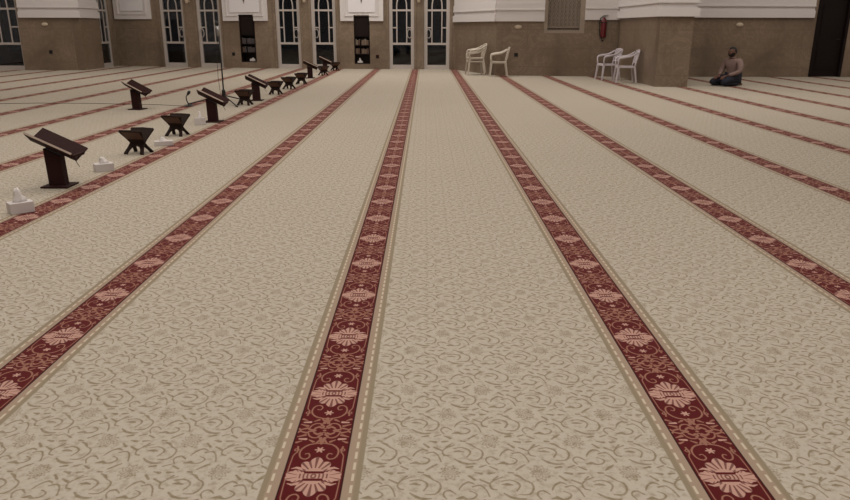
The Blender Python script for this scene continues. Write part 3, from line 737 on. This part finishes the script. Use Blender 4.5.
mb = MB(); mb.box(-.05, .05, .08, .098, .20, .50); mb.box(-.083, .083, -.083, .09, .40, .42); mb.build('bracket', 'dark', root)

def fitting(sg, s, z, label, k=1.0):
    root = thing('wall_speaker', label, 'speaker', sg.at(s, -.0, z), sg.rz)
    m = Matrix.Diagonal((1, 1, .55, 1)) @ Matrix.Rotation(PI / 2, 4, 'X')
    mb = MB(); mb.lathe([(.11 * k, 0.0), (.115 * k, .015), (.10 * k, .03), (.085 * k, .034)], 24, m @ Matrix.Identity(4)); mb.build('rim', 'fitting', root, smooth=False)
    mb = MB(); mb.lathe([(.08 * k, .034), (.06 * k, .044), (.0, .048)], 20, m); mb.build('grille', 'fitting', root)
fitting(SEG['W6'], .62, 1.37, 'small round pale fitting on the wall between the chairs and the stone screen', .9)
fitting(SEG['W7'], 2.65, 1.44, 'small round pale fitting on the marble above the sitting person', .9)
fitting(SEG['W4'], 3.71, 1.42, 'small round pale fitting on the shaded marble wall', .9)
def socket(sg, s, z, label, m='dark'):
    root = thing('wall_socket', label, 'socket', sg.at(s, 0, z), sg.rz)
    mb = MB(); mb.box(-.055, .055, -.012, 0, -.055, .055, None, .004); mb.build('face_plate', m, root)
    mb = MB(); mb.lathe([(.022, .012), (.022, .016), (.0, .0165)], 14, Matrix.Rotation(PI / 2, 4, 'X')); mb.build('socket_insert', 'cabinet', root)
socket(SEG['W6'], .59, .59, 'small black wall socket right of the plastic armchairs')
socket(SEG['W4'], 3.77, .57, 'small black wall socket low on the shaded marble wall')
socket(SEG['W2'], 4.60, .46, 'small black wall socket left of the bookcase with grey books')
socket(SEG['W1'], 3.68, .41, 'small dark red-brown wall socket right of the bookcase with tan books', 'rosewood')
def sconce(sg, s, label):
    root = thing('wall_lamp', label, 'lamp', sg.at(s, 0, 2.12), sg.rz)
    mb = MB(); mb.lathe([(.02, 0), (.045, .02), (.06, .10), (.085, .24), (.095, .34), (.09, .345), (.0, .30)], 20, Matrix.Translation((0, -.12, 0))); mb.build('lamp_shade', 'fitting', root, smooth=True)
    mb = MB(); mb.box(-.03, .03, -.10, 0, .12, .17); mb.box(-.05, .05, -.015, 0, .04, .26); mb.build('bracket', 'fitting', root)
sconce(SEG['W1'], 5.085, 'cream wall lamp between the two doors at the end of the middle red stripe')
sconce(SEG['W1'], 1.27, 'cream wall lamp between the middle pair of glass doors')
sconce(SEG['W2'], 3.03, 'cream wall lamp between the doors behind the microphone stand')

# ---------------- sitting person ----------------
def skin(verts, edges, rad, root_i=0, sub=2):
    me = bpy.data.meshes.new('t'); me.from_pydata([tuple(v) for v in verts], edges, [])
    o = bpy.data.objects.new('t', me); C.objects.link(o)
    me.skin_vertices.new() if hasattr(me.skin_vertices, 'new') and not me.skin_vertices else None
    md = o.modifiers.new('s', 'SKIN'); md.use_smooth_shade = True
    if not me.skin_vertices:
        bm = bmesh.new(); bm.from_mesh(me); bm.verts.layers.skin.verify(); bm.to_mesh(me); bm.free()
    for i, r in enumerate(rad):
        sv = me.skin_vertices[0].data[i]; sv.radius = (r, r) if not isinstance(r, tuple) else r; sv.use_root = (i == root_i)
    s = o.modifiers.new('u', 'SUBSURF'); s.levels = s.render_levels = sub
    bpy.context.view_layer.update()
    dg = bpy.context.evaluated_depsgraph_get()
    out = bpy.data.meshes.new_from_object(o.evaluated_get(dg))
    bpy.data.objects.remove(o); bpy.data.meshes.remove(me)
    return out
def chain(ch):
    """list of chains [(co, r)...]; shared points are merged"""
    V = []; E = []; Rr = []; ix = {}
    for c in ch:
        prev = None
        for co, r in c:
            k = tuple(round(q, 4) for q in co)
            if k not in ix: ix[k] = len(V); V.append(co); Rr.append(r)
            if prev is not None: E.append((prev, ix[k]))
            prev = ix[k]
    return V, E, Rr
per = thing('person', 'person kneeling on the carpet in a mauve-grey shirt and dark trousers, hands on knees', 'person', (7.44, 17.95, 0), math.radians(117))
# local: +y is forward, x sideways
def body_chains(k):
    pel = ((0, -.05, .22), .125)
    ch = [[pel, ((0, -.06, .34), .12), ((0, -.035, .48), .13), ((0, -.01, .59), .12), ((0, .015, .665), .062), ((0, .035, .73), .055)]]
    for s in (-1, 1):
        ch.append([((0, -.01, .59), .12), ((s * .15, -.015, .60), .066), ((s * .205, .0, .53), .055), ((s * .240, .04, .36), .046), ((s * .165, .17, .29), .036), ((s * .095, .265, .255), .026)])
        ch.append([pel, ((s * .085, -.02, .21), .105), ((s * .12, .20, .165), .088), ((s * .15, .40, .105), .066), ((s * .145, .38, .06), .052), ((s * .125, .12, .058), .056), ((s * .10, -.15, .05), .040), ((s * .09, -.27, .035), .028)])
    return ch
V, E_, Rr = chain(body_chains(0))
body = skin(V, E_, [r * 1.0 for r in Rr])
mb = MB(); mb.b.from_mesh(body)
hc = Vector((0, .055, .815))
def head(mb, c):
    q = bmesh.ops.create_uvsphere(mb.b, u_segments=28, v_segments=20, radius=1)
    for v in q['verts']:
        x, y, z = v.co
        wx = .074 * (1 - .22 * max(0, -z) ** 1.5); wy = .094; wz = .118
        X, Y, Z = x * wx, y * wy, z * wz
        if y > 0:
            Y *= (1 - .06 * abs(z))
            g = math.exp(-((x / .20) ** 2)) * math.exp(-(((z + .16) / .20) ** 2)); Y += .020 * g * (1 if y > .6 else 0)   # nose
            Y += .006 * math.exp(-(((z - .12) / .10) ** 2)) * math.exp(-((x / .6) ** 2))                                # brow
            for sx in (-.38, .38): Y -= .009 * math.exp(-(((x - sx) / .16) ** 2) - (((z - .0) / .10) ** 2))           # eye sockets
            Y += .006 * math.exp(-(((z + .85) / .16) ** 2)) * math.exp(-((x / .3) ** 2))                                # chin
            Y -= .004 * math.exp(-(((z + .52) / .04) ** 2)) * math.exp(-((x / .3) ** 2))                                # mouth line
        v.co = Vector((X, Y, Z)) + c
    for s in (-1, 1): mb.sphere((c.x + s * .076, c.y - .008, c.z - .008), (.010, .020, .030), seg=10)
head(mb, hc)
for s in (-1, 1):
    w0 = Vector((s * .095, .265, .255)); pc = w0 + Vector((-s * .008, .045, -.012))
    mb.sphere(pc, (.040, .050, .018), Matrix.Translation(pc) @ Matrix.Rotation(-.45, 4, 'X') @ Matrix.Translation(-pc), 12)
    for k, (dx, ln) in enumerate(((-.030, .066), (-.010, .076), (.010, .072), (.029, .058))):
        a = pc + Vector((dx, .035, -.012)); b = a + Vector((dx * .15, ln * .5, -.018)); c2 = b + Vector((0, ln * .32, -.030)); d_ = c2 + Vector((0, ln * .08, -.020))
        mb.tube([a, b, c2, d_], [.0095, .009, .008, .006], 8)
    a = pc + Vector((-s * .035, -.005, -.004)); mb.tube([a, a + Vector((-s * .022, .028, -.010)), a + Vector((-s * .026, .056, -.022))], [.012, .010, .008], 8)
mb.build('body', 'skin', per, smooth=True)
# shirt
ch = []
pel = ((0, -.055, .20), .150)
ch.append([pel, ((0, -.06, .34), .142), ((0, -.035, .48), .150), ((0, -.01, .58), .132), ((0, .01, .645), .074)])
for s in (-1, 1): ch.append([((0, -.01, .58), .132), ((s * .15, -.015, .60), .082), ((s * .208, .0, .53), .072), ((s * .242, .04, .36), .062), ((s * .17, .16, .295), .050), ((s * .118, .235, .27), .043)])
V, E_, Rr = chain(ch)
mb = MB(); mb.b.from_mesh(skin(V, E_, Rr)); mb.build('shirt', 'shirt', per, smooth=True)
mb = MB(); mb.tube([(.058 * math.cos(2 * PI * k / 14), .018 + .055 * math.sin(2 * PI * k / 14), .685 + .012 * math.sin(2 * PI * k / 14)) for k in range(14)], .013, 8, closed=True)
mb.build('collar', 'shirt', per, smooth=True)
# trousers
ch = []; pel = ((0, -.05, .19), .135)
for s in (-1, 1): ch.append([pel, ((s * .09, -.02, .195), .122), ((s * .125, .20, .165), .104), ((s * .155, .405, .108), .082), ((s * .15, .39, .068), .066), ((s * .13, .12, .064), .068), ((s * .105, -.12, .056), .054)])
V, E_, Rr = chain(ch)
mb = MB(); mb.b.from_mesh(skin(V, E_, Rr)); mb.build('trousers', 'jeans', per, smooth=True)
# hair, beard, eyes
mb = MB(); q = bmesh.ops.create_uvsphere(mb.b, u_segments=28, v_segments=20, radius=1)
for v in q['verts']:
    x, y, z = v.co; f = 1.0 + .03 * math.sin(17 * x + 11 * z)
    v.co = Vector((x * .083 * f, y * .103 * f - .008, z * .128 * f + .004)) + hc
dl = [v for v in mb.b.verts if (v.co.y - hc.y) > .03 and (v.co.z - hc.z) < .062 or (v.co.z - hc.z) < -.045 or ((v.co.y - hc.y) > -.02 and (v.co.z - hc.z) < .0)]
bmesh.ops.delete(mb.b, geom=dl, context='VERTS'); mb.build('hair', 'hair', per, smooth=True)
mb = MB(); q = bmesh.ops.create_uvsphere(mb.b, u_segments=28, v_segments=24, radius=1)
for v in q['verts']:
    x, y, z = v.co
    v.co = Vector((x * .072, y * .095 + .006, z * .112 - .014)) + hc
dl = [v for v in mb.b.verts if (v.co.z - hc.z) > -.035 - .02 * (abs(v.co.x) < .02) + .03 * (abs(v.co.x) > .05) or (v.co.y - hc.y) < -.005]
bmesh.ops.delete(mb.b, geom=dl, context='VERTS'); mb.build('beard', 'hair', per, smooth=True)
for s in (-1, 1):
    mb = MB(); mb.sphere((hc.x + s * .028, hc.y + .078, hc.z + .002), (.012, .009, .007), seg=10); e = mb.build('eye', 'eye', per, smooth=True)
    mb = MB(); mb.sphere((hc.x + s * .028, hc.y + .086, hc.z + .002), (.005, .003, .005), seg=8); mb.build('iris', 'hair', e, smooth=True)
    mb = MB(); mb.tube([(hc.x + s * .012, hc.y + .090, hc.z + .020), (hc.x + s * .030, hc.y + .088, hc.z + .026), (hc.x + s * .046, hc.y + .076, hc.z + .020)], .004, 6); mb.build('eyebrow', 'hair', per, smooth=True)
mb = MB(); mb.tube([(hc.x - .022, hc.y + .084, hc.z - .058), (hc.x, hc.y + .090, hc.z - .055), (hc.x + .022, hc.y + .084, hc.z - .058)], .005, 6); mb.build('lips', 'lip', per, smooth=True)
for c_ in per.children:
    c_.data.transform(Matrix.Diagonal((1.12, 1.08, .97, 1)))
    for d_ in c_.children: d_.data.transform(Matrix.Diagonal((1.12, 1.08, .97, 1)))
